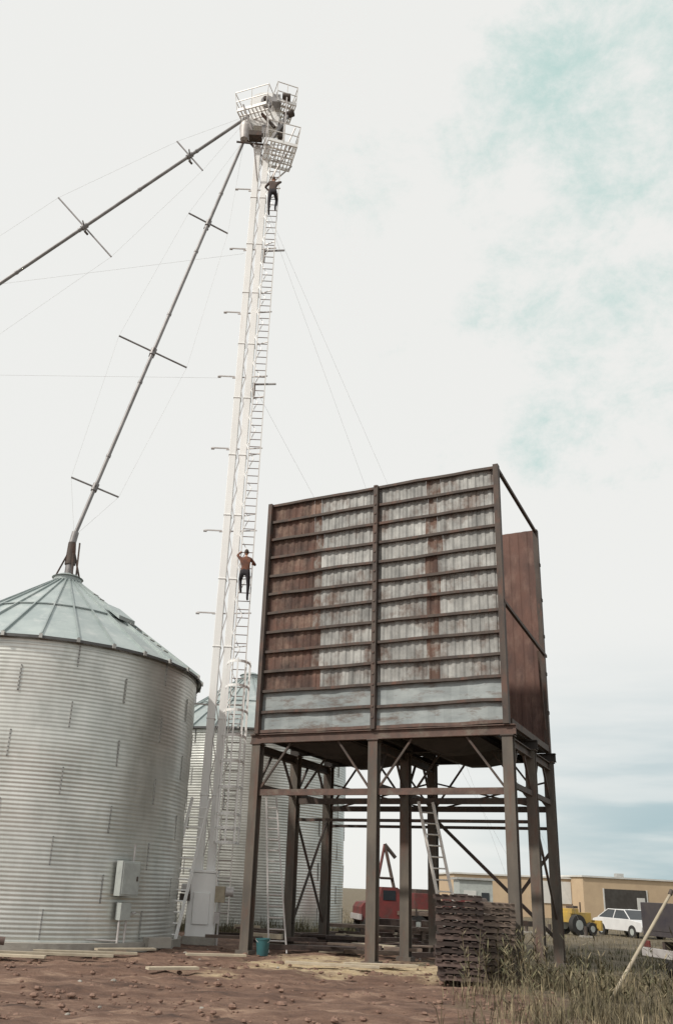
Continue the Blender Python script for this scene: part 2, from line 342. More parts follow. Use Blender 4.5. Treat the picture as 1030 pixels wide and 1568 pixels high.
for z in [1.9+2.44*i for i in range(12)]:
    t.beam((LX-.21,LY,z),(LX-.21,-.1,z),.03,.03,'lad'); t.beam((LX+.21,LY,z),(LX-.21,-.1,z),.03,.03,'lad')
t.obj('ladder',tw)
t=MB()
def hoop(z,k='white',hh=.085):
    pts=[]
    for i in range(13):
        a=math.pi*i/12; pts.append((LX+.38*math.cos(a),LY-.02-.66*math.sin(a)**.8,z))
    for a,b_ in zip(pts[:-1],pts[1:]): t.beam(a,b_,.012,hh,k)
    return pts
z=2.9
while z<9.0: pts=hoop(z); z+=.8 if z>3.6 else .42
for i in (0,1,3,6,9,11,12):
    p_=pts[i]; t.beam((p_[0],p_[1],2.88),(p_[0],p_[1],z-.7),.05,.012,'white')
t.obj('ladder_cage',tw)
t=MB()
def platform(cx,cy,z,wx,wy,rz=0.,flare=.0):
    R=Matrix.Rotation(rz,3,'Z')
    def P(x,y,zz,fl=0): v=R@Vector((x*(1+fl),y*(1+fl),0)); return (cx+v.x,cy+v.y,zz)
    for i in range(9): x=-wx/2+wx*i/8; t.beam(P(x,-wy/2,z),P(x,wy/2,z),.04,.03,'alu')
    for i in range(5): y=-wy/2+wy*i/4; t.beam(P(-wx/2,y,z-.03),P(wx/2,y,z-.03),.05,.05,'white')
    cs=[(-wx/2,-wy/2),(wx/2,-wy/2),(wx/2,wy/2),(-wx/2,wy/2)]
    for i in range(4):
        a=cs[i];b_=cs[(i+1)%4]
        for h in(.5,1.0): t.beam(P(*a,z+h,flare*h),P(*b_,z+h,flare*h),.03,.03,'alu')
        t.beam(P(*a,z+.06),P(*b_,z+.06),.02,.1,'white')
        for q in(0,.5):
            x=a[0]+(b_[0]-a[0])*q;y=a[1]+(b_[1]-a[1])*q; t.beam(P(x,y,z),P(x,y,z+1.02,flare*1.02),.03,.03,'alu')
platform(.75,-.35,30.9,1.25,1.35,rz=.25,flare=.14)
platform(-.35,-.35,33.0,1.35,1.1,rz=-.35,flare=.16)
platform(.8,-.2,33.6,.85,1.0,rz=.3,flare=.08)
for q in((-.3,-.9),(1.3,-.9),(1.3,.2)): t.beam((q[0],q[1],30.9),(q[0]*.3,q[1]*.2,29.6),.05,.05,'lad')
t.beam((1.4,-.9,31.9),(.5,-.3,29.5),.04,.04,'lad'); t.beam((.2,-.9,30.9),(.2,-.9,33.3),.05,.05,'lad'); t.beam((-.9,-.9,33.1),(-.2,-.2,31.5),.05,.05,'lad'); t.beam((.95,-.8,31),(.95,-.8,33.8),.05,.05,'lad')
t.obj('service_platforms',tw)
t=MB()
prof=[(-.6,32.6),(.6,32.6),(.68,33.6)]+[(.68*math.cos(a*math.pi/8),34.0+.6*math.sin(a*math.pi/8)) for a in range(9)]+[(-.68,33.6)]
nP=len(prof)
vs=[(x,-.3,z) for x,z in prof]+[(x,.3,z) for x,z in prof]
t.add(vs,[tuple(range(nP)),tuple(range(2*nP-1,nP-1,-1))]+[(i,i+nP,(i+1)%nP+nP,(i+1)%nP) for i in range(nP)],'white')
t.tube((0,-.55,34.0),(0,.6,34.0),.09,'steel'); t.tube((.1,-.42,33.95),(.1,-.36,33.95),.3,'spout',n=20)
t.tube((.75,-.7,33.85),(1.1,-.7,33.85),.17,'steel',n=14); t.box((.5,-.62,33.7),(.35,.35,.42),'spout'); t.tube((.9,-.5,33.0),(1.25,-.5,33.2),.15,'steel',n=12)
t.box((.75,-.35,32.3),(.22,.22,.9),'steel'); t.box((.1,-.4,32.2),(.3,.2,.5),'spout'); t.beam((1.0,-.6,32.9),(.4,-.5,31.6),.12,.12,'spout'); t.beam((-.1,-.55,33.0),(.5,-.6,32.2),.1,.1,'steel')
t.beam((-.35,-.1,33.3),(-.65,-.15,32.6),.38,.38,'white'); t.tube((-.75,-.2,32.45),(-.8,-.2,31.85),.3,'lad',n=16,r2=.18); t.tube((-.75,-.2,32.62),(-.75,-.2,32.45),.3,'lad',n=16)
t.beam((-.8,-.2,32.0),(0,0,31.2),.06,.06,'steel'); t.beam((-1.1,-.4,31.5),(.3,-.3,31.5),.06,.06,'steel'); t.box((-.3,-.5,31.75),(.55,.4,.25),'steel')
o=t.obj('head_housing',tw)

def wpt(a,b_,q): return Vector(a)+(Vector(b_)-Vector(a))*q
def spout(a,b_,bars,name='grain_spout'):
    p=empty(name,(0,0,0)); t=MB(); a=Vector(a);b_=Vector(b_)
    L_=(b_-a).length; n=max(2,int(L_/3))
    t.tube(a,b_,.068,'spout',n=12)
    for i in range(1,n): c=wpt(a,b_,i/n); d=(b_-a).normalized()*.05; t.tube(c-d,c+d,.084,'spout',n=12)
    t.obj('pipe',p)
    t=MB()
    prev=[a,a]
    for (q,ln,dr) in bars:
        c=wpt(a,b_,q); d=Vector(dr).normalized(); e0=c+d*ln/2; e1=c-d*ln/2
        t.tube(e0,e1,.035,'spout',n=8)
        ax=(b_-a).normalized(); w_=ax.cross(d).normalized()
        t.tube(c+w_*.34,c-w_*.34,.03,'spout',n=8); t.tube(c+w_*.34-d*.1,c+w_*.34+d*.1,.05,'steel',n=8)
        t.tube(c-ax*.14,c+ax*.14,.11,'spout',n=12)
        t.tube(prev[0],e0,.004,'wire',n=5); t.tube(prev[1],e1,.004,'wire',n=5); prev=[e0,e1]
    t.tube(prev[0],b_,.004,'wire',n=5); t.tube(prev[1],b_,.004,'wire',n=5)
    t.obj('truss_bars',p); return p
A2=(-3.30,27.6,32.0); B2=(-7.76,26.62,12.6)
spout(A2,B2,[(.254,1.75,(-.9,-.35,.22)),(.594,2.75,(-.9,-.35,.22)),(.90,1.75,(-.9,-.35,.22))])
A1=Vector((-3.10,27.7,33.6)); D1=Vector((-9.4,-.2,-9.95)); B1=A1+D1*2.11
spout(A1,B1,[(.27/2.155,2.0,(-.62,0,.78)),(.70/2.155,3.9,(-.66,0,.75)),(1.4/2.155,3.9,(-.7,0,.7))])
def wire(ps,name='guy_wire',r=.004):
    t=MB()
    for a,b_ in ps: t.tube(a,b_,r,'wire',n=5)
    return t.obj(name)
wire([((TX+.3,TY,28.5),(15,45,0))]); wire([((TX+.3,TY,28.3),(12.6,47,0))]); wire([((TX+.3,TY,19.8),(13.5,46,0))])
wire([((TX-.4,TY,25.9),tuple(A1+D1*1.0))]); wire([((TX-.9,TY,19.9),tuple(A1+D1*1.45))])
for x,y in((15,45),(12.6,47),(13.5,46)):
    t=MB(); t.tube((x,y,-.3),(x,y,.5),.08,'steel'); t.box((x,y,.02),(.5,.5,.12),'concrete'); t.obj('guy_anchor')

def ladder(name,p,q,w_,side,k='alu',rung=.3,taper=1.,kr=None,rw=.045):
    t=MB(); p=Vector(p);q=Vector(q);s_=Vector(side).normalized()
    t.beam(p-s_*w_/2,q-s_*w_/2*taper,rw,.08,k); t.beam(p+s_*w_/2,q+s_*w_/2*taper,rw,.08,k)
    n=int((q-p).length/rung)
    for i in range(1,n):
        c=wpt(p,q,i/n); ww=w_*(1+(taper-1)*i/n); t.tube(c-s_*ww/2,c+s_*ww/2,.024,kr or k,n=6)
    return t.obj(name)
ladder('leaning_ladder',(-3.34,26.2,0),(-2.72,27.1,4.2),.55,(1,0,0),'white',rw=.06)
ladder('leaning_ladder',(-.1,25.6,0),(-.52,25.9,4.2),.5,(1,.1,0),'lad',taper=.6,rw=.045)
ladder('leaning_ladder',(4.75,24.6,0),(3.95,25.0,4.2),.42,(1,.1,0),'alu')

# ---------------------------------------------------------------- elevated bin
AX,AY=-.970,25.098; YAW=-.4891; LL=7.392; WW=4.917; ZT=13.368; ZB=5.935; ZR=4.244
hb=empty('elevated_storage_bin',(AX,AY,0),YAW)
rows=12; rh=(ZT-ZB)/rows
def sheet(t,x0,x1,z0,z1,k,y0=0.,amp=.012,per=.235,w0=0,w1=0,nz_=1):
    st=per/8; n=max(2,int((x1-x0)/st)); o=len(t.v); vv=random.random()
    for j in range(nz_+1):
        zi=z0+(z1-z0)*j/nz_
        for i in range(n+1):
            x=x0+(x1-x0)*i/n; ph=(x/per)%1
            y=amp*max(-1,min(1,2.2*math.cos(2*math.pi*ph)))+.02*noise.noise(Vector((x*1.6,zi*1.6,4)))
            t.v.append((x+(w0*(1-i/n)+w1*i/n)*(j/nz_),y0+y,zi))
    g=t.mi(k)
    for j in range(nz_):
        for i in range(n):
            a=o+j*(n+1)+i; t.f.append((a,a+1,a+n+2,a+n+1)); t.m.append(g); t.smooth.append(False)
            t.var.append(max(0,min(1,vv*.5+.5*(.5+1.2*noise.noise(Vector((int((x0+(x1-x0)*i/n)/.235)*3.1,z0*2.3,1)))))))
t=MB(); J=lambda s_:random.uniform(-s_,s_)
for r_ in range(rows):
    z0=ZB+r_*rh; z1=z0+rh; yo=.0015*(r_%2)
    if r_<2:
        sheet(t,.06,LL/2-.03,z0,z1,'panel_low',amp=.004,per=.6,y0=yo); sheet(t,LL/2+.03,LL-.06,z0,z1,'panel_low',amp=.004,per=.6,y0=yo); continue
    xa=.25*LL+.10-.012*(r_-2)+J(.06)
    xb=.712*LL+J(.09); xc=.765*LL+J(.09)
    sheet(t,.06,xa-.25,z0,z1,'rust',y0=yo); sheet(t,xa-.247,xa,z0,z1,random.choice(['rust','rustgrey']),y0=yo)
    sheet(t,xa+.003,.5*LL-.03,z0,z1,'panel',y0=yo)
    sheet(t,.5*LL+.03,xb,z0,z1,'panel',y0=yo)
    sheet(t,xb+.003,xc,z0,z1,'rust' if r_ in(5,7) else 'rustgrey',y0=yo)
    sheet(t,xc+.003,LL-.06,z0,z1,'panel',y0=yo)
t.obj('front_wall_sheets',hb)
t=MB()
for r_ in range(rows):
    sheet(t,.06,LL-.06,ZB+r_*rh,ZB+(r_+1)*rh,'rustwall',y0=WW,amp=.01,per=.3)
t.obj('rear_wall',hb)
t=MB(); t.box((0.0,WW/2,(ZB+ZT)/2),(.03,WW-.3,ZT-ZB),'rustwall'); t.obj('left_wall',hb)
t=MB()
for i in range(rows+1):
    z=ZB+i*rh+(.04 if i==0 else 0)-(.03 if i==rows else 0)
    for (a,b_) in((.07,LL/2-.075),(LL/2+.075,LL-.07)):
        nseg=6
        for q in range(nseg):
            xa=a+(b_-a)*q/nseg; xb=a+(b_-a)*(q+1)/nseg
            za=z+.03*noise.noise(Vector((xa*.9,i*3.7,a))); zc=z+.03*noise.noise(Vector((xb*.9,i*3.7,a)))
            t.beam((xa,-.065,za),(xb,-.065,zc),.095,.08 if i>0 else .09,'steel' if i>0 else 'beam')
        t.box(((a+b_)/2,WW+.075,z),(b_-a,.1,.08),'steel')
for x,w_ in((0,.13),(LL/2,.13),(LL,.15)):
    for y,s_ in((-.07,-1),(WW+.07,1)):
        t.box((x,y+s_*.02,(ZB+ZT)/2),(w_,.2,ZT-ZB+.04),'steel')
for i in range(rows*2): t.box((LL/2,-.2,ZB+.3+i*rh/2),(.05,.03,.05),'beam')
t.obj('ribs_and_stiffeners',hb)
t=MB()
t.beam((LL,0,ZT-.03),(LL,WW,ZT-.03),.09,.09,'steel'); t.beam((LL+.05,-.1,9.25),(LL+.05,WW+.35,9.05),.08,.09,'steel')
t.beam((LL,WW-.6,9.0),(LL,WW-.2,6.6),.06,.06,'rust')
t.beam((LL/2,0,ZT-.1),(LL/2,WW,ZT-.1),.07,.07,'steel')
t.beam((LL,.3,ZB+.1),(LL,WW,ZB+.1),.1,.18,'steel')
for i in range(2,12,2): t.box((LL+.0,WW+.1,ZB+i*rh),(.2,.12,.1),'steel')
t.obj('end_ties',hb)
t=MB()
zb=ZB-.16
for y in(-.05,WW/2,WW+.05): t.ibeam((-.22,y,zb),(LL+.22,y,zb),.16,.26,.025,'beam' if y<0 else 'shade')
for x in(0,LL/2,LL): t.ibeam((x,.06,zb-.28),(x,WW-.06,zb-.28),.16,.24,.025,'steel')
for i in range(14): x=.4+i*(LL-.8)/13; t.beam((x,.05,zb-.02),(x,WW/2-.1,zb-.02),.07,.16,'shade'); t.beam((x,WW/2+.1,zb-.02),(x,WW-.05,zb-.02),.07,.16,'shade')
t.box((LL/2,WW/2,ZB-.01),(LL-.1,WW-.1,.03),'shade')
for hx in(LL/4,3*LL/4):
    for hy in (WW/4,3*WW/4):
        a=1.05;c=.25;zt=zb-.12;zq=zb-.4
        vs=[(hx-a,hy-a,zt),(hx+a,hy-a,zt),(hx+a,hy+a,zt),(hx-a,hy+a,zt),(hx-c,hy-c,zq),(hx+c,hy-c,zq),(hx+c,hy+c,zq),(hx-c,hy+c,zq)]
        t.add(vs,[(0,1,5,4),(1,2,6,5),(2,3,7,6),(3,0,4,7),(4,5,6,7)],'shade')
t.obj('floor_frame',hb)
t=MB()
px_=(0,LL/2,LL); py_=(0,WW/2,WW)
for x in px_:
    for y in py_:
        t.ibeam((x,y,-.3),(x,y,zb-.16),.27,.27,.03,'post'); t.box((x,y,.02),(.42,.42,.1),'post')
        t.box((x,y,zb-.15),(.34,.34,.03),'steel')
t.obj('posts',hb)
t=MB()
for y in py_:
    for i in(0,1):
        x0,x1=px_[i]+.14,px_[i+1]-.14
        t.beam((x0,y,ZR),(x1,y,ZR),.09,.17,'beam' if y==0 else 'steel')
        for (xa,xb) in((x0,x0+.95),(x1,x1-.95)): t.beam((xa,y,ZR+.1),(xb,y,zb-.14),.055,.055,'steel')
        if y>0: t.beam((x0,y+.02,ZR-.55),(x1,y+.02,ZR-.55),.06,.09,'steel')
        if y==WW: t.beam((x0,y+.08,ZR),(x1,y+.08,ZR+.8),.05,.05,'steel'); t.beam((x0,y+.14,ZR+.8),(x1,y+.14,ZR),.05,.05,'steel')
for x in px_:
    for i in(0,1):
        y0,y1=py_[i]+.14,py_[i+1]-.14
        t.beam((x,y0,ZR+.19),(x,y1,ZR+.19),.09,.14,'steel')
        t.beam((x,y0,ZR+.25),(x,y0+.7,zb-.4),.06,.06,'steel'); t.beam((x,y1,ZR+.25),(x,y1-.7,zb-.4),.06,.06,'steel')
t.beam((LL/2+.1,WW+.05,3.9),(LL-.1,WW+.05,.7),.06,.1,'steel'); t.beam((LL-.1,WW-.05,3.0),(LL*.76,WW-.05,.9),.05,.09,'steel')
t.beam((0,WW/2+.1,3.9),(0,WW-.1,.7),.06,.06,'steel'); t.beam((.05,WW/2+.1,.7),(.05,WW-.1,3.9),.06,.06,'steel')
t.beam((LL,WW/2+.1,3.9),(LL,WW-.1,1.2),.06,.06,'steel')
t.obj('rails_and_braces',hb)

# ---------------------------------------------------------------- people
def person(name,loc,rz,shirt,mirror=1):
    J={}
    def v(n,x,y,z,r): J[n]=((x*mirror,y,z),r)
    v('pelvis',0,-.12,.92,.15); v('waist',0,-.10,1.08,.125); v('chest',0,-.08,1.30,.155); v('neck',0,-.05,1.49,.058); v('hb',0,-.035,1.58,.055)
    v('shL',-.17,-.07,1.41,.07); v('elL',-.31,.0,1.56,.047); v('wrL',-.24,.20,1.74,.03); v('paL',-.235,.25,1.80,.034)
    v('shR',.17,-.07,1.41,.07); v('elR',.33,-.02,1.22,.047); v('wrR',.24,.20,1.33,.03); v('paR',.235,.25,1.37,.034)
    v('hiL',-.10,-.11,.88,.098); v('knL',-.17,.20,.74,.066); v('anL',-.13,.14,.36,.042); v('toL',-.13,.31,.335,.04)
    v('hiR',.10,-.11,.86,.098); v('knR',.13,-.02,.47,.066); v('anR',.12,.08,.08,.042); v('toR',.12,.28,.045,.04)
    E=[('pelvis','waist','S'),('waist','chest','S'),('chest','neck','S'),('neck','hb','K'),('chest','shL','S'),('shL','elL','S'),('elL','wrL','S'),('wrL','paL','K'),
       ('chest','shR','S'),('shR','elR','S'),('elR','wrR','S'),('wrR','paR','K'),('pelvis','hiL','T'),('hiL','knL','T'),('knL','anL','T'),('anL','toL','B'),('pelvis','hiR','T'),('hiR','knR','T'),('knR','anR','T'),('anR','toR','B')]
    for sd_,sx in(('L',-1),('R',1)):
        pz=J['pa'+sd_][0][2]
        for i in range(4):
            dz=.028-.019*i; ln=(1,1.1,1.05,.85)[i]
            v(f'f{sd_}{i}a',sx*.235,.30*1,pz+dz,.0095); v(f'f{sd_}{i}b',sx*.205,.305+.02*ln,pz+dz,.009); v(f'f{sd_}{i}c',sx*(.205-.03*ln),.295,pz+dz-.004,.008)
            E+=[('pa'+sd_,f'f{sd_}{i}a','K'),(f'f{sd_}{i}a',f'f{sd_}{i}b','K'),(f'f{sd_}{i}b',f'f{sd_}{i}c','K')]
        v(f'th{sd_}a',sx*.19,.245,pz-.0,.011); v(f'th{sd_}b',sx*.175,.275,pz+.012,.0095)
        E+=[('pa'+sd_,f'th{sd_}a','K'),(f'th{sd_}a',f'th{sd_}b','K')]
    names=list(J); idx={n:i for i,n in enumerate(names)}
    me=bpy.data.meshes.new('sk'); me.from_pydata([J[n][0] for n in names],[(idx[a],idx[b_]) for a,b_,_ in E],[])
    o=bpy.data.objects.new('sk',me); scene.collection.objects.link(o)
    md=o.modifiers.new('s','SKIN')
    for i,n in enumerate(names):
        sv=me.skin_vertices[0].data[i]; r=J[n][1]; sv.radius=(r,r*.8) if n in('chest','pelvis','waist') else (r,r); sv.use_root=(n=='pelvis')
    o.modifiers.new('ss','SUBSURF').levels=2
    bpy.context.view_layer.update()
    ev=o.evaluated_get(bpy.context.evaluated_depsgraph_get()); nm=bpy.data.meshes.new_from_object(ev)
    bpy.data.objects.remove(o)
    segs=[(Vector(J[a][0]),Vector(J[b_][0]),k) for a,b_,k in E]
    t=MB(); keys={'S':shirt,'K':'skin','T':'jeans','B':'boot'}
    t.v+=[tuple(vv.co) for vv in nm.vertices]
    for pl in nm.polygons:
        c=pl.center; best=None;bd=9
        for a,b_,k in segs:
            d=b_-a; q=max(0,min(1,(c-a).dot(d)/d.length_squared)); dd=(a+d*q-c).length
            if dd<bd: bd=dd;best=k
        if best=='S' and c.z<1.0: best='T'
        t.f.append(tuple(pl.vertices)); t.m.append(t.mi(keys[best])); t.var.append(.5); t.smooth.append(True)
    hc=Vector((0,-.01,1.68)); nu,nv=20,14; vs=[];fs=[];hf=[]
    for j in range(nv+1):
        ph=math.pi*j/nv
        for i in range(nu):
            a=2*math.pi*i/nu; x=.075*math.sin(ph)*math.cos(a); y=.096*math.sin(ph)*math.sin(a); z=.118*math.cos(ph)
            if z<-.03: x*=.88
            if y>.06 and abs(x)<.02 and -.03<z<.01: y+=.022
            if y>.05 and .015<abs(x)<.045 and 0<z<.03: y-=.008
            vs.append(hc+Vector((x,y,z)))
    for j in range(nv):
        for i in range(nu):
            f=(j*nu+i,j*nu+(i+1)%nu,(j+1)*nu+(i+1)%nu,(j+1)*nu+i)
            c=sum((vs[q] for q in f),Vector())/4-hc
            hair=(c.z>.05 or (c.y<.01 and c.z>-.06))
            (hf if hair else fs).append(f)
    t.add(vs,fs,'skin',True); t.add([hc+(q-hc)*1.06 for q in vs],hf,'hair',True)
    for sx in(-1,1): t.tube(hc+Vector((sx*.07,.0,-.005)),hc+Vector((sx*.088,-.008,0)),.026,'skin',n=8,r2=.02)
    t.box(hc+Vector((0,.088,-.055)),(.04,.008,.008),'hair')
    for sx in(-1,1): t.box(hc+Vector((sx*.03,.084,.012)),(.018,.008,.009),'hair')
    ob=t.obj(name); ob.location=loc; ob.rotation_euler=(0,0,rz); return ob
person('climbing_man',(TX+LX,TY+LY-.29,10.80),0,'shirt',1)
person('climbing_man',(TX+LX,TY+LY-.29,27.60),0,'shirt2',-1)

# ---------------------------------------------------------------- yard objects
def rim(t,c,r,w_,ax,k='tire'):
    c=Vector(c);ax=Vector(ax).normalized(); t.tube(c-ax*w_/2,c+ax*w_/2,r,k,n=22); t.tube(c-ax*(w_/2+.01),c+ax*(w_/2+.01),r*.5,'grey',n=16)
def pallet_stack(x,y,n,rz,k,off=.04,sc=1.):
    t=MB()
    z=.05
    for i in range(n):
        ox=random.uniform(-off,off);oy=random.uniform(-off,off);R=Matrix.Rotation(random.uniform(-.05,.05),3,'Z')
        def B(cx,cy,cz,dx,dy,dz):
            v=R@Vector((cx*sc,cy,0)); t.box((v.x+ox,v.y+oy,z+cz),(dx*sc,dy,dz),k)
        for q in(-.45,0,.45): B(0,q,.055,1.1,.05,.085)
        for j in range(6):
            if random.random()<.9: B(-.48+j*.192,0,.108,.12,1.0,.018)
        for j in range(3): B(-.45+j*.45,0,.002,.12,1.0,.018)
        z+=.132
    o=t.obj('pallet_stack'); o.location=(x,y,0); o.rotation_euler=(0,0,rz)
pallet_stack(3.86,19.9,13,-.15,'dwood',sc=.92); pallet_stack(4.75,20.9,12,.1,'wood',sc=.8)
t=MB(); n=18; t.tube((0,0,0),(0,0,.42),.15,'teal',n=n,r2=.19,cap=False); t.tube((0,0,.01),(0,0,.02),.15,'teal',n=n); t.tube((0,0,.39),(0,0,.42),.2,'teal',n=n,r2=.2,cap=False)
pr=None
for i in range(11):
    a=math.pi*i/10; q=(.19*math.cos(a),-.05-.1*math.sin(a),.4-.1*math.sin(a))
    if pr: t.tube(pr,q,.006,'lad',n=5)
    pr=q
o=t.obj('bucket'); o.location=(-.5,24.5,0)
tr=empty('red_flatbed_truck',(6.4,36.2,0),.12)
t=MB()
t.box((.2,0,.95),(4.6,1.9,.14),'wood')
for i in range(9): t.box((-1.9+i*.52,-.97,1.0),(.06,.05,.3),'steel')
t.beam((-2.0,-.35,.75),(3.6,-.35,.75),.1,.2,'steel'); t.beam((-2.0,.35,.75),(3.6,.35,.75),.1,.2,'steel')
for x in(-1.3,-.45,1.9):
    for y in(-.85,.85): rim(t,(x,y,.45),.44,.26,(0,1,0))
o=t.obj('bed_and_chassis',tr)
t=MB()
def extr(prof,y0,y1,k):
    n=len(prof); vs=[(x,y0,z) for x,z in prof]+[(x,y1,z) for x,z in prof]
    t.add(vs,[tuple(range(n)),tuple(range(2*n-1,n-1,-1))]+[(i,(i+1)%n+0,(i+1)%n+n,i+n)[::-1] for i in range(n)],k)
extr([(-3.0,.55),(-2.0,.55),(-2.0,1.8),(-2.1,1.87),(-2.7,1.87),(-2.85,1.35),(-3.4,1.27),(-3.52,1.1),(-3.52,.6)],-.85,.85,'red')
t.box((-2.42,-.858,1.57),(.5,.02,.36),'glass'); t.box((-2.42,.858,1.57),(.5,.02,.36),'glass')
t.box((-3.56,0,.75),(.1,1.8,.2),'lad'); rim(t,(-3.05,-.78,.45),.42,.26,(0,1,0)); rim(t,(-3.05,.78,.45),.42,.26,(0,1,0))
o=t.obj('cab',tr)
t=MB()
t.box((-.9,.1,1.4),(.8,1.1,.6),'red'); t.box((-.9,.1,1.76),(.6,.8,.18),'steel'); t.box((.6,.1,1.3),(.9,1.2,.5),'red'); t.box((.7,.1,1.65),(.5,.7,.2),'steel'); t.tube((1.3,.1,1.35),(1.8,.1,1.35),.28,'steel',n=16)
t.tube((-2.9,-.3,1.4),(-2.4,.1,3.5),.06,'red'); t.tube((-1.9,-.3,1.0),(-2.4,.1,3.5),.07,'steel'); t.tube((-2.4,.1,3.5),(-1.95,.1,3.0),.08,'steel'); t.tube((-2.65,-.2,2.2),(-2.1,-.2,2.2),.05,'steel')
o=t.obj('winch_machinery',tr); bevel(o,.03)
t=MB()
for i in range(90):
    x=random.uniform(-1.5,7); y=random.uniform(25.5,32); a=random.uniform(-.6,.6); L_=random.uniform(.5,2.2)
    t.box((x,y,random.uniform(.06,.4)),(L_,random.uniform(.08,.25),random.uniform(.03,.14)),random.choice(['wood','dwood','dwood','paleboard','beam']),rz=a)
for x in(2.0,3.6,5.2):
    t.box((x,29.8,.62),(1.5,.5,.1),'wood')
    for dx in(-.6,.6): t.box((x+dx,29.8,.3),(.12,.4,.54),'wood')
for i in range(9): t.box((3.0+.45*i,30.5+random.uniform(-.5,.5),.25+.2*(i%3)),(random.uniform(.5,1.4),.5,.4),random.choice(['dwood','beam','wood']),rz=random.uniform(-.5,.5))
t.obj('scrap_lumber_pile')
t=MB()
for (x,y,L_,a) in((-7.2,20.0,4.2,.05),(-5.6,20.9,3.6,.12),(-4.6,21.8,2.4,.25),(-8.3,19.3,3.,-.03),(-3.9,23.2,1.6,.6),(-1.6,22.8,1.5,.3),(1.2,21.6,2.2,-.1),(2.4,22.2,1.8,.15),(-2.2,19.0,1.1,.5)):
    t.box((x,y,.09),(L_,.2,.05),'paleboard',rz=a)
t.box((-3.3,24.4,.2),(.7,.3,.25),'concrete',rz=.7)
for i in range(4): t.tube((-8.6+.3*i,20.6,.25+.05*i),(-6.9+.2*i,21.0,.3),.09,'dwood')
t.obj('lumber_boards')
t=MB()
def clod(x,y,r,k):
    vs=[];n=7
    for j in range(5):
        ph=math.pi*j/4
        for i in range(n):
            a=2*math.pi*i/n; q=r*(1+.5*noise.noise(Vector((x*7+math.cos(a)*1.3,y*7+math.sin(a)*1.3,j))))
            vs.append((x+q*math.sin(ph)*math.cos(a),y+q*math.sin(ph)*math.sin(a),.0+q*.6*math.cos(ph)))
    t.add(vs,[(j*n+i,(j+1)*n+i,(j+1)*n+(i+1)%n,j*n+(i+1)%n) for j in range(4) for i in range(n)],k)
for i in range(1500):
    y=11+16*random.random()**1.3; x=random.uniform(-.45*y,.3*y)
    clod(x,y,abs(random.gauss(.01,.024))+.01,'clod' if random.random()<.98 else 'concrete')
t.obj('dirt_clods')
def grass(name,n,area,h0,h1,k,dens=None):
    t=MB(); i=0
    while i<n:
        x,y=area()
        if dens and random.random()>dens(x,y): continue
        i+=1
        h=random.uniform(h0,h1)*(.5+1.0*abs(noise.noise(Vector((x*.8,y*.8,1))))); a=random.uniform(0,6.28); lean=random.uniform(.05,.8); lx,ly=math.cos(a)*h*lean,math.sin(a)*h*lean
        w_=random.uniform(.004,.011); c,s_=math.cos(a+1.57)*w_,math.sin(a+1.57)*w_
        vs=[(x-c,y-s_,-.03),(x+c,y+s_,-.03),(x+lx*.35+c*.8,y+ly*.35+s_*.8,h*.55),(x+lx*.35-c*.8,y+ly*.35-s_*.8,h*.55),(x+lx,y+ly,h*(1-.2*lean))]
        t.add(vs,[(0,1,2,3),(3,2,4)],k)
    return t.obj(name)
def cl(x,y): return 1.0 if noise.noise(Vector((x*.9,y*.9,5)))>.08 else .05
grass('tall_grass',5500,lambda:(lambda y:(random.uniform(.17*y,.5*y),y))(random.uniform(12,22)),.12,.6,'grass',lambda x,y:cl(x,y)*min(1,max(.04,(x-.17*y)/2.8)))
grass('green_weeds',7500,lambda:(random.uniform(4.5,16),random.uniform(15,34)),.08,.32,'weed',cl)
grass('weed_patch',4500,lambda:(lambda a:( -2.1+5.3*math.cos(a)+random.gauss(0,.4),39.5+5.3*math.sin(a)+random.gauss(0,.4)))(random.uniform(-3.1,.1)),.2,.8,'weed')
grass('distant_grass',9000,lambda:(random.uniform(3,34),random.uniform(34,72)),.12,.4,'grass')
t=MB()
for i in range(95):
    if i<34: x=random.gauss(5.2,.4);y=random.gauss(19.6,.5)
    else: y=random.uniform(13.5,20); x=random.uniform(.2*y,.44*y)
    h=random.uniform(.4,1.15); lx=random.uniform(-.15,.15); p0=Vector((x,y,-.03)); p1=Vector((x+lx,y+random.uniform(-.1,.1),h)); t.tube(p0,p1,.008,'grass',n=4,r2=.003)
    for q in range(14):
        c=wpt(p0,p1,random.uniform(.25,1)); a=random.uniform(0,6.28); l_=random.uniform(.06,.22); e_=c+Vector((math.cos(a)*l_,math.sin(a)*l_,l_*random.uniform(.3,1.2))); n_=Vector((-math.sin(a),math.cos(a),0))*.014
        t.add([c,(c+e_)/2+n_,e_,(c+e_)/2-n_],[(0,1,2,3)],random.choice(['grass','weed','weed']))
t.obj('weed_stalks')

# ---------------------------------------------------------------- background building
bd=empty('warehouse_building',(0,0,0))
t=MB()
def wallbox(x0,y0,x1,y1,depth,h,k,roofk='roofpale'):
    p=Vector((x0,y0,0));q=Vector((x1,y1,0));d=(q-p).normalized();n_=Vector((-d.y,d.x,0)); c=(p+q)/2+n_*depth/2; a=math.atan2(d.y,d.x)
    t.box((c.x,c.y,h/2),((q-p).length,depth,h),k,rz=a); t.box((c.x,c.y,h+.07),((q-p).length+.3,depth+.3,.14),roofk,rz=a)
    return p,d,n_,a
wallbox(15.5,82,26.5,82,14,3.4,'tan')
p_,d_,n_,a_=wallbox(26.7,80,44,84,16,3.6,'tan')
def on(s,z,w_,h,k,dep=.06):
    c=p_+d_*s-n_*dep/2; t.box((c.x,c.y,z),(w_,dep,h),k,rz=a_)
on(4.2,1.4,4.2,2.6,'doorway',.08); on(2.0,1.4,.12,2.65,'roofpale'); on(6.4,1.4,.12,2.65,'roofpale'); on(5.7,1.1,.8,1.9,'roofpale',.12)
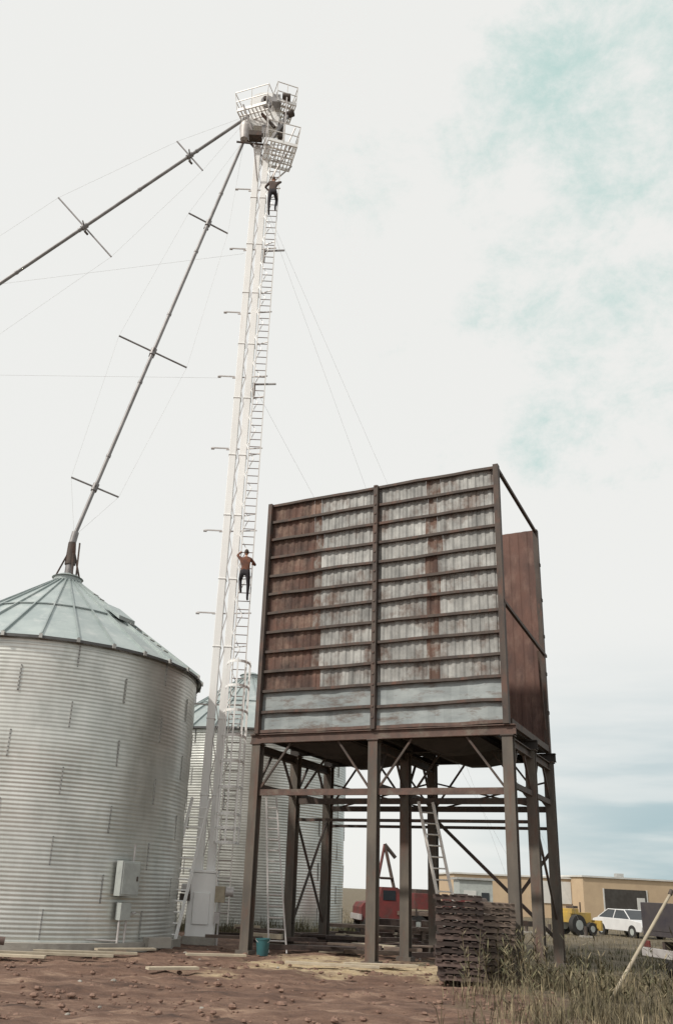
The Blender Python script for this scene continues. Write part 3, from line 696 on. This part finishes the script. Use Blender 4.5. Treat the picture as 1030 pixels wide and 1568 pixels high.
on(14,1.1,1.0,2.1,'roofpale')
t.box((24.9,81.95,2.2),(2.6,.1,1.9),'roofpale'); t.box((18,81.96,1.2),(1.1,.08,2.2),'roofpale')
t.box((33,88,4.0),(.7,.7,.5),'seam')
t.obj('walls_and_doors',bd)
t=MB(); t.box((0,0,1.3),(2.2,2.0,2.6),'grey'); t.box((0,0,2.68),(2.5,2.3,.14),'seam'); t.box((-.4,-1.02,1.0),(.8,.05,1.9),'roofpale'); t.box((.6,-1.02,1.6),(.5,.05,.5),'glass')
o=t.obj('utility_shed'); o.location=(12.6,60,0)
ty=empty('yellow_tractor',(15.4,47.5,0),.5)
t=MB(); t.box((0,0,.85),(1.5,.6,.5),'yellow'); t.box((-.45,0,1.15),(.5,.7,.25),'yellow'); t.box((-.3,0,1.35),(.35,.5,.12),'steel'); rim(t,(-.5,-.5,.5),.5,.28,(0,1,0)); rim(t,(-.5,.5,.5),.5,.28,(0,1,0)); rim(t,(.6,-.4,.32),.32,.2,(0,1,0)); rim(t,(.6,.4,.32),.32,.2,(0,1,0))
t.tube((.3,0,1.1),(.3,0,1.6),.04,'steel'); t.beam((-.1,0,1.1),(-.25,0,1.5),.03,.03,'steel'); t.box((1.1,0,.5),(.15,1.3,.5),'yellow'); t.beam((.7,-.35,.6),(1.1,-.35,.6),.06,.08,'yellow'); t.beam((.7,.35,.6),(1.1,.35,.6),.06,.08,'yellow')
o=t.obj('body',ty); bevel(o,.03)
cr=empty('parked_car',(18.6,48.5,-.05),math.radians(-76))
t=MB()
prof=[(-2.1,.35),(2.1,.35),(2.2,.6),(2.1,.82),(1.1,.93),(-1.6,.95),(-2.15,.85),(-2.2,.55)]
extr(prof,-.88,.88,'carwhite')
n8=[(1.15,.93),(.45,1.36),(-1.0,1.38),(-1.7,.95)]
vs=[(x,-.82 if z<1 else -.62,z) for x,z in n8]+[(x,.82 if z<1 else .62,z) for x,z in n8]
t.add(vs,[(0,1,2,3),(7,6,5,4),(0,4,5,1),(2,6,7,3)],'glass'); t.add([(x,y,z+.012) for x,y,z in (vs[1],vs[2],vs[6],vs[5])],[(0,1,2,3)],'carwhite')
for s_ in(-1,1):
    for a,b_ in((0,1),(1,2),(2,3)):
        A_=Vector((n8[a][0],s_*(.83 if n8[a][1]<1 else .63),n8[a][1])); B_=Vector((n8[b_][0],s_*(.83 if n8[b_][1]<1 else .63),n8[b_][1])); t.beam(A_,B_,.05,.05,'carwhite')
    t.beam((-.3,s_*.83,.94),(-.3,s_*.63,1.37),.05,.05,'carwhite')
for x in(-1.35,1.35):
    for y in(-.8,.8): rim(t,(x,y,.33),.33,.2,(0,1,0))
t.box((2.2,0,.42),(.08,1.7,.14),'lad'); t.box((2.17,-.6,.66),(.05,.3,.14),'lad'); t.box((2.17,.6,.66),(.05,.3,.14),'lad'); t.box((2.18,0,.64),(.04,.8,.12),'steel')
o=t.obj('body',cr); bevel(o,.04)
dk=empty('parked_truck',(10.25,20.2,-.02),.12)
t=MB()
t.box((.2,0,1.15),(4.0,2.1,.12),'truckdark'); t.box((.2,-1.03,1.5),(4.0,.06,.6),'truckdark'); t.box((.2,1.03,1.5),(4.0,.06,.6),'truckdark'); t.box((-1.78,0,1.5),(.06,2.0,.6),'truckdark')
for x in(-1.7,-.4,.9,2.1): t.box((x,-1.09,1.45),(.08,.06,.85),'steel')
t.box((-1.84,0,.75),(.12,2.0,.18),'lad'); t.box((-1.86,-.8,.92),(.05,.22,.14),'red'); t.box((-1.86,.8,.92),(.05,.22,.14),'red'); t.box((-1.5,-.85,.85),(.5,.3,.5),'truckdark')
t.beam((-1.7,-.4,.9),(5,-.4,.9),.1,.18,'steel'); t.beam((-1.7,.4,.9),(5,.4,.9),.1,.18,'steel')
for x in(-.9,4.3):
    for y in(-.85,.85): rim(t,(x,y,.46),.46,.28,(0,1,0))
extr([(2.4,.6),(5.2,.6),(5.25,1.2),(4.1,1.4),(3.7,2.1),(2.5,2.15)],-.9,.9,'truckdark'); t.box((3.1,-.91,1.75),(.8,.02,.45),'glass')
o=t.obj('body',dk); bevel(o,.02)
t=MB(); t.tube((0,0,0),(1.62,.55,2.0),.04,'paleboard',n=10,r2=.03); t.tube((1.58,.535,1.95),(1.64,.56,2.04),.045,'steel',n=8); o=t.obj('leaning_pole'); o.location=(6.4,18.0,0)
print('ok')
